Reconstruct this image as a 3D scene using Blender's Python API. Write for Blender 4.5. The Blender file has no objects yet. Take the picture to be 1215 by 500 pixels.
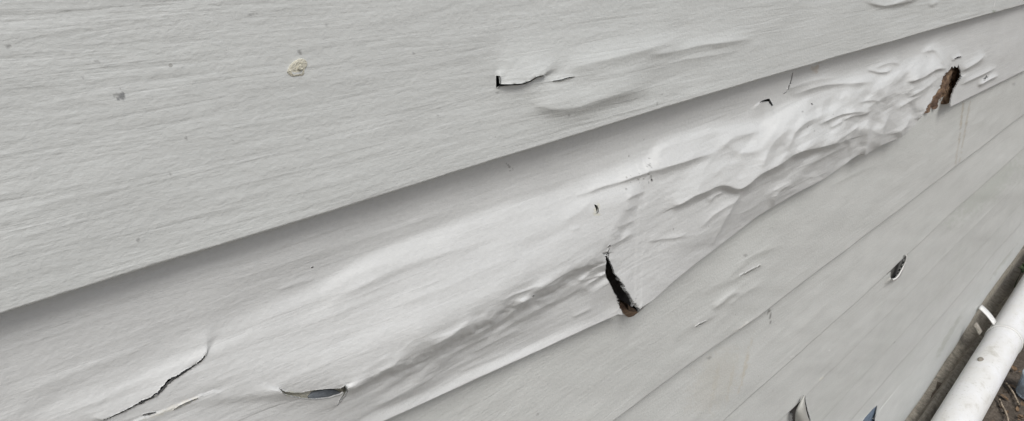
import bpy, bmesh, math, random
import numpy as np
from mathutils import Matrix, Vector

# ------------------------------------------------------------------ camera
S = bpy.context.scene
F_PX, CX, CY = 900.0, 607.5, 250.0          # photograph is 1215 x 500
VPX, VPY, SINF = 1504.0, -78.0, 2.05         # where the board lines meet, tilt of the wall
CAM = np.array([0.0, -0.20, 1.05])
_r = np.array([VPX - CX, VPY - CY])
_dX = np.array([_r[0], _r[1], F_PX]); _dX /= np.linalg.norm(_dX)
_t = (_r @ _r + F_PX**2) / (_r[0] - SINF*_r[1])
_v = np.array([_r[0]-_t, _r[1]+SINF*_t, F_PX]); _dZ = -_v/np.linalg.norm(_v)
_n = np.cross(_dZ, _dX)
ROT = np.stack([_dX, _n, _dZ])               # world = ROT @ camera
cd = bpy.data.cameras.new('camera'); co = bpy.data.objects.new('camera', cd)
S.collection.objects.link(co)
cd.sensor_width = 36; cd.lens = F_PX/1215*36; cd.clip_start = 0.01; cd.clip_end = 500
M = Matrix.Identity(4)
for i in range(3):
    M[i][0] = ROT[i, 0]; M[i][1] = -ROT[i, 1]; M[i][2] = -ROT[i, 2]; M[i][3] = CAM[i]
co.matrix_world = M
S.camera = co

# ------------------------------------------------------------------ light
SUN_DIR = Vector((-0.30, -0.46, 0.83)).normalized()      # towards the sun
elev = math.asin(SUN_DIR.z); azim = math.atan2(SUN_DIR.x, SUN_DIR.y)
w = bpy.data.worlds.new('World'); S.world = w; w.use_nodes = True
nt = w.node_tree; bg = nt.nodes['Background']
sky = nt.nodes.new('ShaderNodeTexSky'); sky.sky_type = 'NISHITA'; sky.sun_disc = False
sky.sun_elevation = elev; sky.sun_rotation = azim; sky.dust_density = 4.0; sky.air_density = 1.0
hs = nt.nodes.new('ShaderNodeHueSaturation'); hs.inputs['Saturation'].default_value = 0.56
nt.links.new(sky.outputs[0], hs.inputs['Color']); nt.links.new(hs.outputs[0], bg.inputs[0])
bg.inputs[1].default_value = 0.085
sl = bpy.data.lights.new('sun', 'SUN'); sl.energy = 1.5; sl.angle = math.radians(22); sl.color = (1.0, 0.985, 0.96)
so = bpy.data.objects.new('sun', sl); S.collection.objects.link(so)
so.rotation_euler = SUN_DIR.to_track_quat('Z', 'Y').to_euler(); so.location = (-2, -3, 6)
S.view_settings.view_transform = 'Standard'; S.view_settings.look = 'None'
S.view_settings.gamma = 1; S.view_settings.use_curve_mapping = False
S.view_settings.exposure = 0.33
S.render.resolution_x = 1024; S.render.resolution_y = 421

# ------------------------------------------------------------------ helpers
col = S.collection
rng = np.random.default_rng(7); random.seed(7)

def proj(P):
    q = (P - CAM) @ ROT
    return q[..., 0]/q[..., 2]*F_PX + CX, q[..., 1]/q[..., 2]*F_PX + CY, q[..., 2]/F_PX

def ray(x, y):
    return ROT @ np.array([x-CX, y-CY, F_PX])

def on_y(x, y, Y=0.0):
    v = ray(x, y); return CAM + v*((Y-CAM[1])/v[1])

def on_z(x, y, Z=0.0):
    v = ray(x, y); return CAM + v*((Z-CAM[2])/v[2])

def _hash(ix, iy, seed):
    h = (ix.astype(np.int64)*374761393 + iy.astype(np.int64)*668265263 + seed*974711) & 0xffffffff
    h = ((h ^ (h >> 13))*1274126177) & 0xffffffff
    return ((h ^ (h >> 16)) & 0xffff)/65535.0

def vnoise(x, y, seed=0):
    ix = np.floor(x); iy = np.floor(y); fx = x-ix; fy = y-iy
    fx = fx*fx*fx*(fx*(fx*6-15)+10); fy = fy*fy*fy*(fy*(fy*6-15)+10)
    a = _hash(ix, iy, seed); b = _hash(ix+1, iy, seed); c = _hash(ix, iy+1, seed); d = _hash(ix+1, iy+1, seed)
    return (a*(1-fx)+b*fx)*(1-fy) + (c*(1-fx)+d*fx)*fy - 0.5

def facet(x, y, seed=0):
    """piecewise flat crumple: linear over the triangles of a lattice"""
    ix = np.floor(x); iy = np.floor(y); fx = x-ix; fy = y-iy
    a = _hash(ix, iy, seed); b = _hash(ix+1, iy, seed); c = _hash(ix, iy+1, seed); d = _hash(ix+1, iy+1, seed)
    return np.where(fx+fy < 1, a+(b-a)*fx+(c-a)*fy, d+(c-d)*(1-fx)+(b-d)*(1-fy))-.5

def fbm(x, y, seed=0, n=4, g=0.5):
    s = 0; a = 1.0
    for k in range(n):
        s = s + a*vnoise(x, y, seed+k*17); x = x*2.03+5.1; y = y*2.03+1.7; a *= g
    return s

def sstep(a, b, x):
    t = np.clip((x-a)/(b-a), 0, 1); return t*t*(3-2*t)

def poly_dist(px, py, poly):
    """distance to a polyline and its sign (positive on the left of travel, i.e. above for left to right)"""
    best = np.full(px.shape, 1e9); sg = np.zeros(px.shape)
    for (x0, y0), (x1, y1) in zip(poly[:-1], poly[1:]):
        dx, dy = x1-x0, y1-y0; L = dx*dx+dy*dy+1e-9
        t = np.clip(((px-x0)*dx+(py-y0)*dy)/L, 0, 1)
        ex = px-(x0+t*dx); ey = py-(y0+t*dy); d = np.hypot(ex, ey)
        s = -(dx*ey-dy*ex)/math.sqrt(L)
        m = d < best-1e-6
        best = np.where(m, d, best); sg = np.where(m, s, sg)
    return best, sg/(best+1e-6)

def near(px, py, poly, r):
    a = np.array(poly); return (px > a[:, 0].min()-r) & (px < a[:, 0].max()+r) & (py > a[:, 1].min()-r) & (py < a[:, 1].max()+r)

def inside(px, py, poly):
    r = np.zeros(px.shape, bool); n = len(poly)
    for i in range(n):
        x0, y0 = poly[i]; x1, y1 = poly[(i+1) % n]
        c = ((y0 > py) != (y1 > py)) & (px < (x1-x0)*(py-y0)/((y1-y0) if y1 != y0 else 1e-9)+x0)
        r ^= c
    return r

def smooth_poly(poly, n=2):
    for _ in range(n):
        q = [poly[0]]
        for a, b in zip(poly[:-1], poly[1:]):
            q += [(a[0]*.75+b[0]*.25, a[1]*.75+b[1]*.25), (a[0]*.25+b[0]*.75, a[1]*.25+b[1]*.75)]
        q.append(poly[-1]); poly = q
    return poly

def ridge(px, py, H, poly, amp, up, dn, flat=0.0):
    """a crest along the line that falls off over `up` on its left and `dn` on its right"""
    m = near(px, py, poly, 3.2*max(up, dn))
    if not m.any(): return
    x = px[m]; y = py[m]
    pl = smooth_poly(poly)
    d, s = poly_dist(x, y, pl)
    wd = np.where(s >= 0, up, dn)
    # taper towards the two ends
    a = np.array(pl[0]); b = np.array(pl[-1]); ab = b-a; L = np.hypot(*ab)
    t = ((x-a[0])*ab[0]+(y-a[1])*ab[1])/(L*L)
    tap = sstep(-0.12, 0.22, t)*sstep(-0.12, 0.22, 1-t)
    pw = np.where(s >= 0, 1.3, 1.4)
    H[m] += amp*np.exp(-(d/wd)**pw)*tap*(1+.35*fbm(x*.03, y*.03, int(pl[0][0]), 2))

def lift(px, py, H, poly, amp, sig, side=1):
    m = near(px, py, poly, 4*sig)
    if not m.any(): return
    x = px[m]; y = py[m]; d, s = poly_dist(x, y, poly)
    H[m] += amp*np.exp(-d/sig)*sstep(0.0, .75, s*side)

def bump(px, py, H, c, rx, ry, ang, amp):
    ca, sa = math.cos(math.radians(ang)), -math.sin(math.radians(ang))
    dx = px-c[0]; dy = py-c[1]
    u = (dx*ca+dy*sa)/rx; v = (-dx*sa+dy*ca)/ry
    H += amp*np.exp(-(u*u+v*v))

def sliver(poly, wmax):
    """a thin closed polygon along a crack"""
    p = np.array(smooth_poly(poly, 1), float); n = len(p)
    t = np.gradient(p, axis=0); t /= np.linalg.norm(t, axis=1)[:, None]+1e-9
    nr = np.stack([-t[:, 1], t[:, 0]], 1)
    wv = wmax*np.sin(np.linspace(0.05, math.pi-0.05, n))*0.5*(0.8+0.5*rng.random(n))
    return [tuple(q) for q in p+nr*wv[:, None]] + [tuple(q) for q in (p-nr*wv[:, None])[::-1]]

def guides(px, py, gl):
    """heights interpolated (monotone cubic) down the picture between guide lines; gl = list of (line, heights)"""
    Y = []; Hh = []
    for line, hts in gl:
        l = np.array(line, float); h = np.array(hts, float)
        Y.append(np.interp(px, l[:, 0], l[:, 1])); Hh.append(np.interp(px, h[:, 0], h[:, 1]))
    Y = np.stack(Y); Hh = np.stack(Hh)
    for k in range(1, len(Y)): Y[k] = np.maximum(Y[k], Y[k-1]+2.0)
    dY = np.diff(Y, axis=0); dl = np.diff(Hh, axis=0)/dY
    K = len(Y); mm = np.zeros_like(Y); mm[0] = dl[0]; mm[-1] = dl[-1]
    for k in range(1, K-1):
        p = dl[k-1]*dl[k]
        mm[k] = np.where(p > 0, 2*p/(dl[k-1]+dl[k]+np.where(dl[k-1]+dl[k] == 0, 1e-9, 0)), 0)
    out = np.where(py <= Y[0], Hh[0], Hh[-1])
    for k in range(K-1):
        t = (py-Y[k])/dY[k]; m = (t > 0) & (t <= 1); t = np.clip(t, 0, 1)
        v = (2*t**3-3*t**2+1)*Hh[k]+(t**3-2*t**2+t)*dY[k]*mm[k]+(-2*t**3+3*t**2)*Hh[k+1]+(t**3-t**2)*dY[k]*mm[k+1]
        out = np.where(m, v, out)
    return out

def mesh_np(name, verts, quads, mat, parent=None, smooth=True, attr=None):
    me = bpy.data.meshes.new(name)
    verts = np.asarray(verts, np.float32); quads = np.asarray(quads, np.int32)
    me.vertices.add(len(verts)); me.vertices.foreach_set('co', verts.ravel())
    n = len(quads); me.loops.add(n*4); me.loops.foreach_set('vertex_index', quads.ravel())
    me.polygons.add(n); me.polygons.foreach_set('loop_start', np.arange(n, dtype=np.int32)*4)
    me.update(calc_edges=True); me.validate()
    me.polygons.foreach_set('use_smooth', np.full(len(me.polygons), smooth))
    if attr is not None:
        a = me.color_attributes.new('stain', 'FLOAT_COLOR', 'POINT'); a.data.foreach_set('color', np.asarray(attr, np.float32).ravel())
    me.materials.append(mat)
    o = bpy.data.objects.new(name, me); col.objects.link(o); o.parent = parent
    return o

def obj_bm(name, bm, mat, parent=None, smooth=False):
    me = bpy.data.meshes.new(name); bmesh.ops.recalc_face_normals(bm, faces=bm.faces)
    bm.to_mesh(me); bm.free()
    for p in me.polygons: p.use_smooth = smooth
    me.materials.append(mat); o = bpy.data.objects.new(name, me); col.objects.link(o); o.parent = parent
    return o

def box(bm, x0, x1, y0, y1, z0, z1):
    v = [bm.verts.new(p) for p in ((x0,y0,z0),(x1,y0,z0),(x1,y1,z0),(x0,y1,z0),(x0,y0,z1),(x1,y0,z1),(x1,y1,z1),(x0,y1,z1))]
    for f in ((0,3,2,1),(4,5,6,7),(0,1,5,4),(1,2,6,5),(2,3,7,6),(3,0,4,7)): bm.faces.new([v[i] for i in f])

def empty(name, loc=(0,0,0)):
    o = bpy.data.objects.new(name, None); o.location = loc; o.empty_display_size = .05; col.objects.link(o); return o

def tag(o, label=None, cat=None, group=None, kind=None):
    if label: o['label'] = label
    if cat: o['category'] = cat
    if group: o['group'] = group
    if kind: o['kind'] = kind
    return o

# ------------------------------------------------------------------ materials
def new_mat(name):
    m = bpy.data.materials.new(name); m.use_nodes = True
    t = m.node_tree; return m, t, t.nodes, t.links, t.nodes['Principled BSDF']

def nz(N, L, co_, scale, sc=(1,1,1), detail=4, rough=.55, dist=0.0):
    mp = N.new('ShaderNodeMapping'); mp.inputs['Scale'].default_value = sc
    L.new(co_, mp.inputs['Vector'])
    n = N.new('ShaderNodeTexNoise'); n.inputs['Scale'].default_value = scale; n.inputs['Detail'].default_value = detail
    n.inputs['Roughness'].default_value = rough; n.inputs['Distortion'].default_value = dist
    L.new(mp.outputs[0], n.inputs['Vector']); return n.outputs['Fac']

def ramp(N, L, src, stops):
    r = N.new('ShaderNodeValToRGB'); e = r.color_ramp.elements
    e[0].position, e[0].color = stops[0][0], (*stops[0][1], 1); e[1].position, e[1].color = stops[-1][0], (*stops[-1][1], 1)
    for p, c in stops[1:-1]:
        q = e.new(p); q.color = (*c, 1)
    L.new(src, r.inputs[0]); return r.outputs[0]

def mixc(N, L, fac, a, b, mode='MIX'):
    m = N.new('ShaderNodeMix'); m.data_type = 'RGBA'; m.blend_type = mode
    for s, v in ((m.inputs[0], fac), (m.inputs[6], a), (m.inputs[7], b)):
        if isinstance(v, (int, float)): s.default_value = v
        elif isinstance(v, tuple): s.default_value = (*v, 1)
        else: L.new(v, s)
    return m.outputs[2]

def bumpn(N, L, h, dist, strength=1.0, prev=None):
    b = N.new('ShaderNodeBump'); b.inputs['Distance'].default_value = dist; b.inputs['Strength'].default_value = strength
    L.new(h, b.inputs['Height'])
    if prev: L.new(prev, b.inputs['Normal'])
    return b.outputs[0]

def paint_mat(name, base, grain=1.0, dirt=0.3, peel=.00021, stain=True):
    m, t, N, L, P = new_mat(name)
    tc = N.new('ShaderNodeTexCoord').outputs['Object']
    mott = nz(N, L, tc, 14, (1, 1, 2), 5, .6)
    c = ramp(N, L, mott, [(.3, tuple(v*.95 for v in base)), (.7, tuple(min(1, v*1.04) for v in base))])
    fine = nz(N, L, tc, 420, (1, 1, 1.4), 3, .6)
    c = mixc(N, L, .10, c, ramp(N, L, fine, [(.35, (.55, .55, .54)), (.65, (1, 1, 1))]), 'MULTIPLY')
    # grime caught in the grain and soft grey green weathering
    gr = nz(N, L, tc, 45, (.35, 1, 2.0), 5, .6, .6)
    c = mixc(N, L, ramp(N, L, gr, [(.50, (0, 0, 0)), (.80, (dirt*.6,)*3)]), c, (base[0]*.78, base[1]*.80, base[2]*.78))
    we = nz(N, L, tc, 4.0, (.6, 1, 1.6), 5, .6)
    c = mixc(N, L, ramp(N, L, we, [(.52, (0, 0, 0)), (.75, (dirt*.8,)*3)]), c, (base[0]*.80, base[1]*.83, base[2]*.79))
    # pin-head specks
    sp = N.new('ShaderNodeTexVoronoi'); sp.inputs['Scale'].default_value = 75; L.new(tc, sp.inputs['Vector'])
    sel = nz(N, L, tc, 22, (1, 1, 1), 1, .5)
    k = N.new('ShaderNodeMath'); k.operation = 'LESS_THAN'; L.new(sp.outputs['Distance'], k.inputs[0]); k.inputs[1].default_value = .055
    k2 = N.new('ShaderNodeMath'); k2.operation = 'GREATER_THAN'; L.new(sel, k2.inputs[0]); k2.inputs[1].default_value = .56
    k3 = N.new('ShaderNodeMath'); k3.operation = 'MULTIPLY'; L.new(k.outputs[0], k3.inputs[0]); L.new(k2.outputs[0], k3.inputs[1])
    k4 = N.new('ShaderNodeMath'); k4.operation = 'MULTIPLY'; L.new(k3.outputs[0], k4.inputs[0]); k4.inputs[1].default_value = .45
    c = mixc(N, L, k4.outputs[0], c, (.16, .15, .13))
    if stain:
        at = N.new('ShaderNodeAttribute'); at.attribute_name = 'stain'
        c = mixc(N, L, at.outputs['Alpha'], c, at.outputs['Color'])
    L.new(c, P.inputs['Base Color'])
    P.inputs['Roughness'].default_value = .42; P.inputs['Specular IOR Level'].default_value = .5
    g1 = nz(N, L, tc, 80, (.17, 1, 2.6), 4, .52, .7)
    g2 = nz(N, L, tc, 300, (.55, 1, 1.5), 3, .6, .5)
    gm = nz(N, L, tc, 9, (.7, 1, 2.2), 3, .55)
    mr = N.new('ShaderNodeMapRange'); L.new(gm, mr.inputs[0]); mr.inputs[1].default_value = .35; mr.inputs[2].default_value = .65; mr.inputs[3].default_value = .35; mr.inputs[4].default_value = 1.0
    b = bumpn(N, L, g1, .0014*grain, 1); L.new(mr.outputs[0], b.node.inputs['Strength'])
    b = bumpn(N, L, g2, .0003*grain, 1, b)
    b = bumpn(N, L, fine, peel, 1, b)
    b = bumpn(N, L, nz(N, L, tc, 34, (.6, 1, 1.3), 3, .5), .0012*grain, 1, b)
    L.new(b, P.inputs['Normal'])
    return m

MAT_TOP = paint_mat('painted_board_grained', (.598, .615, .602), .50, .24)
MAT_FILM = paint_mat('loose_paint_film', (.618, .628, .621), .40, .10, .0002)
MAT_LOW = paint_mat('painted_board_weathered', (.612, .625, .606), .30, .45, .0003)
MAT_FLAP = paint_mat('curled_paint_flap', (.42, .42, .39), .3, .3, .0003, False)

def plain(name, c, rough=.6, noise=.25, scale=60, bd=.0006, metallic=0):
    m, t, N, L, P = new_mat(name)
    tc = N.new('ShaderNodeTexCoord').outputs['Object']
    a = nz(N, L, tc, scale, (1, 1, 1), 6, .62)
    cc = ramp(N, L, a, [(.3, tuple(v*(1-noise) for v in c)), (.7, tuple(min(1, v*(1+noise)) for v in c))])
    L.new(cc, P.inputs['Base Color']); P.inputs['Roughness'].default_value = rough; P.inputs['Metallic'].default_value = metallic
    b = nz(N, L, tc, scale*4, (1, 1, 1), 4, .6)
    L.new(bumpn(N, L, b, bd), P.inputs['Normal'])
    return m

def wood_mat():
    m, t, N, L, P = new_mat('rotten_wood')
    tc = N.new('ShaderNodeTexCoord').outputs['Object']
    a = nz(N, L, tc, 90, (.35, 1, 1.0), 6, .65, .6)
    c = ramp(N, L, a, [(.25, (.03, .02, .013)), (.42, (.13, .08, .052)), (.58, (.26, .175, .11)), (.8, (.42, .32, .22))])
    L.new(c, P.inputs['Base Color']); P.inputs['Roughness'].default_value = .95
    b = nz(N, L, tc, 260, (.5, 1, 1), 5, .7)
    L.new(bumpn(N, L, b, .003), P.inputs['Normal'])
    return m
MAT_WOOD = wood_mat()
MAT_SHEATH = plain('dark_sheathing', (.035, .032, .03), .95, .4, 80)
MAT_WRAP = plain('grey_underlay', (.20, .22, .24), .7, .3, 120)
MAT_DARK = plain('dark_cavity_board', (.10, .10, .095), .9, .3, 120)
MAT_BLUE = plain('blue_grey_underlay', (.14, .19, .26), .6, .25, 120)
MAT_CHIP = plain('bare_cream_chip', (.62, .60, .50), .6, .12, 300)
MAT_CONC = plain('concrete_footing', (.29, .27, .23), .95, .4, 70, .003)
MAT_CLIP = plain('white_plastic_clip', (.74, .74, .72), .45, .06, 80, .0003)

def pipe_mat():
    m, t, N, L, P = new_mat('white_pvc')
    tc = N.new('ShaderNodeTexCoord').outputs['Object']
    a = nz(N, L, tc, 16, (.7, 1, 1), 6, .65, .5)
    c = ramp(N, L, a, [(.35, (.78, .79, .80)), (.58, (.72, .72, .70)), (.76, (.42, .40, .34))])
    f = nz(N, L, tc, 130, (1, 1, 1), 5, .7)
    c = mixc(N, L, ramp(N, L, f, [(.56, (0, 0, 0)), (.74, (.5,)*3)]), c, (.36, .34, .28))
    L.new(c, P.inputs['Base Color']); P.inputs['Roughness'].default_value = .42
    L.new(bumpn(N, L, f, .0006), P.inputs['Normal'])
    return m
MAT_PIPE = pipe_mat()

def soil_mat():
    m, t, N, L, P = new_mat('dry_soil')
    tc = N.new('ShaderNodeTexCoord').outputs['Object']
    a = nz(N, L, tc, 9, (1, 1, 1), 8, .68)
    c = ramp(N, L, a, [(.3, (.075, .06, .045)), (.5, (.15, .125, .10)), (.7, (.24, .21, .175))])
    # unseen ground farther out, made pale to bounce warm light onto the boards
    sx = N.new('ShaderNodeSeparateXYZ'); L.new(tc, sx.inputs[0])
    yr = N.new('ShaderNodeMapRange'); L.new(sx.outputs[1], yr.inputs[0]); yr.inputs[1].default_value = -.6; yr.inputs[2].default_value = -.5; yr.inputs[3].default_value = 1; yr.inputs[4].default_value = 0
    c = mixc(N, L, yr.outputs[0], c, (.30, .265, .215))
    f = nz(N, L, tc, 120, (1, 1, 1), 6, .7)
    c = mixc(N, L, .7, c, ramp(N, L, f, [(.35, (.3, .27, .24)), (.65, (1, 1, 1))]), 'MULTIPLY')
    L.new(c, P.inputs['Base Color']); P.inputs['Roughness'].default_value = .95
    b = bumpn(N, L, a, .02); b = bumpn(N, L, f, .006, 1, b); L.new(b, P.inputs['Normal'])
    return m
MAT_SOIL = soil_mat()
MAT_LEAFD = plain('dead_leaf', (.15, .10, .06), .8, .5, 40)
MAT_TWIG = plain('dry_twig', (.30, .25, .19), .85, .3, 90)
MAT_GREEN = plain('green_leaf', (.035, .065, .02), .5, .3, 60)

# ------------------------------------------------------------------ ground
bm = bmesh.new()
bmesh.ops.create_grid(bm, x_segments=160, y_segments=120, size=1)
for v in bm.verts:
    u, q = v.co.x, v.co.y
    x = 2.0 + u*1.0*(2.2 if abs(u) < .9 else 2.2+(abs(u)-.9)*2500); y = -.55 + q*(.8 if abs(q) < .9 else .8+(abs(q)-.9)*2500)
    z = 0.0
    if abs(u) < .95 and abs(q) < .95:
        z = .012*float(fbm(np.array([x*9.]), np.array([y*9.]), 3)[0]) + .006*float(fbm(np.array([x*40.]), np.array([y*40.]), 9)[0])
    v.co = (x, y, -.012+z)
ground = obj_bm('ground', bm, MAT_SOIL, None, True); tag(ground, kind='structure')

# ------------------------------------------------------------------ the wall of lapped boards
wall = empty('weatherboard_wall', (0, 0, 0))
tag(wall, 'white painted lapped board wall, buckled, blistered and torn open with rot showing', 'wall')

LAP = 0.0085          # how far a board stands proud of the one below
XMIN, XMAX = -1.6, 5.5
# lower edges of the boards as they run in the photograph
EDGE_A = [(-300,460),(0,372),(200,308),(400,248),(600,185),(805,122),(1000,65),(1110,34),(1215,5),(1400,-48)]
EDGE_B = [(-100,760),(300,572),(455,500),(560,452),(640,416),(700,388),(733,373),(746,374),(757,368),(775,356),(800,334),(830,310),(860,287),(900,256),(940,232),
          (975,214),(1000,197),(1012,188),(1022,182),(1027,184),(1045,173),(1070,162),(1085,149),(1093,138),(1106,131),(1127,127),(1150,116),(1180,101),(1215,84),(1400,-20)]
EDGE_C = [(500,680),(725,502),(805,442),(860,403),(900,376),(960,331),(1065,251),(1215,136),(1400,0)]
EDGE_D = [(600,740),(857,502),(900,462),(989,382),(1015,360),(1065,313),(1125,257),(1215,176),(1400,10)]
EDGE_E = None
Z_EDGE = [1.04, .931, .829, .716, .611, .513, .411, .310, .210, .105]

def columns(zm, x0, x1, step, ext=24):
    """X stations evenly spaced in the photograph at height zm, then coarse to the ends of the wall"""
    xs = []
    a, b, c = ROT[:, 0]*F_PX, None, ROT[:, 2]
    dz = zm-CAM[2]; dy = 0-CAM[1]
    for p in np.arange(x0, x1+step, step):
        k = (p-CX)/F_PX
        # (P-C).r - k (P-C).f = 0
        rx = ROT[0, 0]-k*ROT[0, 2]; rest = dy*(ROT[1, 0]-k*ROT[1, 2])+dz*(ROT[2, 0]-k*ROT[2, 2])
        xs.append(-rest/rx)
    xs = np.array(xs); xs = xs[(xs > XMIN+.01) & (xs < XMAX-.01)]; xs.sort()
    return np.concatenate([np.linspace(XMIN, xs[0], ext)[:-1], xs, np.linspace(xs[-1], XMAX, ext)[1:]])

def build_board(zb, ztop, xs, nrow, field=None, holes=(), edge=None, stains=(), mat=MAT_TOP, ret=True, row_pow=1.0, name='siding_board', rim=.0009, lap=LAP, noret=()):
    nc = len(xs); ts = np.linspace(0, 1, nrow)**row_pow
    ov = .013
    X = np.repeat(xs[None, :], nrow, 0)
    zbot = np.full(nc, zb)
    tt = np.repeat(ts[:, None], nc, 1)
    fh = (zb-(ztop+ov))
    D = np.zeros_like(X)
    def pos(D_, zb_):
        Z = (ztop+ov)*(1-tt)+zb_[None, :]*tt
        Y = lap*(1-tt) - D_
        return np.stack([X, Y, Z], -1)
    fadeX = sstep(XMIN, XMIN+.6, xs)[None, :]
    for it in range(7):
        P = pos(D, zbot); px, py, mp = proj(P)
        if field is not None and it < 6:
            ok = (P[..., 0] > .0) & (px > -250) & (px < 1600)
            H = np.where(ok, field(np.clip(px, -250, 1600), np.clip(py, -300, 900)), 0.0)*mp*tt**.15
            D = D + (H-D)*(1.0 if it == 0 else .5)
            D[0] = 0
        if edge is not None:
            e = np.array(edge); ty = np.interp(px[-1], e[:, 0], e[:, 1])
            ok = (px[-1] > max(-60, e[0, 0])) & (px[-1] < 1240) & (xs > 0) & (ty < 530)
            zn = np.clip(zbot-(ty-py[-1])*mp[-1], zb-.05, zb+.03)
            zn = np.interp(xs, xs[ok], zn[ok])                     # carried on level past the part in view
            bl = np.clip(np.maximum(xs[ok][0]-xs, xs-xs[ok][-1])/.25, 0, 1)
            zbot = zn*(1-bl)+zb*bl
    P = pos(D, zbot)
    # tiny unevenness so that long edges are not ruler straight
    wob = (.0006 if zb > .75 else .0018)*fbm(xs*9, xs*0+zb*31, 5)
    P[..., 2] += wob[None, :]*tt; P[..., 1] += (.0008*fbm(X*6, P[..., 2]*14, 8))*tt
    px, py, mp = proj(P)
    # open the holes: snap nearby vertices to the outline, drop the faces inside
    kill = np.zeros((nrow-1, nc-1), bool)
    for poly in holes:
        cl = list(poly)+[poly[0]]
        m = near(px, py, poly, 6) & (P[..., 0] > 0)
        if not m.any(): continue
        idx = np.argwhere(m)
        x = px[m]; y = py[m]
        bx = x.copy(); by = y.copy(); bd = np.full(x.shape, 1e9)
        for (x0, y0), (x1, y1) in zip(cl[:-1], cl[1:]):
            dx, dy = x1-x0, y1-y0; Lq = dx*dx+dy*dy+1e-9
            t = np.clip(((x-x0)*dx+(y-y0)*dy)/Lq, 0, 1); qx = x0+t*dx; qy = y0+t*dy
            d = np.hypot(x-qx, y-qy); s = d < bd
            bd = np.where(s, d, bd); bx = np.where(s, qx, bx); by = np.where(s, qy, by)
        # local cell size in the photograph
        i = np.clip(idx[:, 0], 1, nrow-2); j = np.clip(idx[:, 1], 1, nc-2)
        cs = np.minimum(np.hypot(px[i, j+1]-px[i, j], py[i, j+1]-py[i, j]), np.hypot(px[i+1, j]-px[i, j], py[i+1, j]-py[i, j]))
        sn = (bd < .62*np.maximum(cs, .4)) & (idx[:, 0] > 0) & (idx[:, 0] < nrow-1)
        Q = P[m]
        h = 1e-4
        a0 = proj(Q); a1 = proj(Q+np.array([h, 0, 0])); a2 = proj(Q+np.array([0, 0, h]))
        j11 = (a1[0]-a0[0])/h; j12 = (a2[0]-a0[0])/h; j21 = (a1[1]-a0[1])/h; j22 = (a2[1]-a0[1])/h
        det = j11*j22-j12*j21; ex = bx-x; ey = by-y
        ddx = (j22*ex-j12*ey)/det; ddz = (-j21*ex+j11*ey)/det
        Q[:, 0] += np.where(sn, ddx, 0); Q[:, 2] += np.where(sn, ddz, 0)
        P[m] = Q; px, py, mp = proj(P)
        cxm = (px[:-1, :-1]+px[1:, :-1]+px[:-1, 1:]+px[1:, 1:])/4; cym = (py[:-1, :-1]+py[1:, :-1]+py[:-1, 1:]+py[1:, 1:])/4
        mm = near(cxm, cym, poly, 4) & (X[:-1, :-1] > 0)
        kk = np.zeros_like(kill); kk[mm] = inside(cxm[mm], cym[mm], poly); kill |= kk
    # stains with a shape of their own
    att = np.zeros((nrow, nc, 4), np.float32); att[..., :3] = .3
    for (c, rx, ry, ang, colr, st, sd) in stains:
        m = (np.abs(px-c[0]) < 4*max(rx, ry)) & (np.abs(py-c[1]) < 4*max(rx, ry)) & (P[..., 0] > 0)
        if not m.any(): continue
        ca, sa = math.cos(math.radians(ang)), -math.sin(math.radians(ang))
        dx = px[m]-c[0]; dy = py[m]-c[1]
        u = (dx*ca+dy*sa)/rx; v = (-dx*sa+dy*ca)/ry
        r = np.sqrt(u*u+v*v)+.9*fbm(dx*.35+c[0], dy*.35+c[1], sd)
        al = st*sstep(1.15, .55, r)
        cur = att[m]; s = al > cur[:, 3]
        cur[s, :3] = colr; cur[:, 3] = np.maximum(cur[:, 3], al); att[m] = cur
    V = P.reshape(-1, 3); ids = np.arange(nrow*nc).reshape(nrow, nc)
    fq = np.stack([ids[:-1, :-1], ids[1:, :-1], ids[1:, 1:], ids[:-1, 1:]], -1)[~kill]
    Vs = [V]; Fs = [fq]; A = [att.reshape(-1, 4)]; base = len(V)
    # turned-under lower edge
    if ret:
        kc = kill[-1].copy()
        for a_, b_ in noret: kc |= (px[-1, :-1] > a_) & (px[-1, :-1] < b_) & (xs[:-1] > 0)
        bot = P[-1]
        r1 = bot.copy(); r1[:, 1] += .0012; r1[:, 2] -= .0010
        r2 = bot.copy(); r2[:, 1] += .0035; r2[:, 2] -= .0011
        r3 = bot.copy(); r3[:, 1] = np.maximum(lap*.62, bot[:, 1]+.004); r3[:, 2] -= .0004
        for r in (r1, r2, r3): Vs.append(r); A.append(att[-1])
        rows = [ids[-1], base+np.arange(nc), base+nc+np.arange(nc), base+2*nc+np.arange(nc)]
        for a, b in zip(rows[:-1], rows[1:]):
            q = np.stack([a[:-1], b[:-1], b[1:], a[1:]], -1)[~kc]; Fs.append(q)
        base += 3*nc
    # thickness along the torn edges
    if kill.any():
        K = np.pad(kill, 1, constant_values=False)
        eds = []
        i, j = np.nonzero(kill)
        for di, dj, a, b in ((-1, 0, (0, 0), (0, 1)), (1, 0, (1, 1), (1, 0)), (0, -1, (1, 0), (0, 0)), (0, 1, (0, 1), (1, 1))):
            nbk = K[i+1+di, j+1+dj]
            s = ~nbk & (i+di >= 0) & (i+di < nrow-1) & (j+dj >= 0) & (j+dj < nc-1)
            eds.append(np.stack([ids[i[s]+a[0], j[s]+a[1]], ids[i[s]+b[0], j[s]+b[1]]], 1))
        eds = np.concatenate(eds); u = np.unique(eds); mpv = {int(k): n for n, k in enumerate(u)}
        back = V[u].copy(); back[:, 1] += rim
        Vs.append(back); A.append(att.reshape(-1, 4)[u])
        q = np.array([[a, b, base+mpv[int(b)], base+mpv[int(a)]] for a, b in eds], np.int64); Fs.append(q)
    o = mesh_np(name, np.concatenate(Vs), np.concatenate(Fs), mat, wall, True, np.concatenate(A))
    return o

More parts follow.
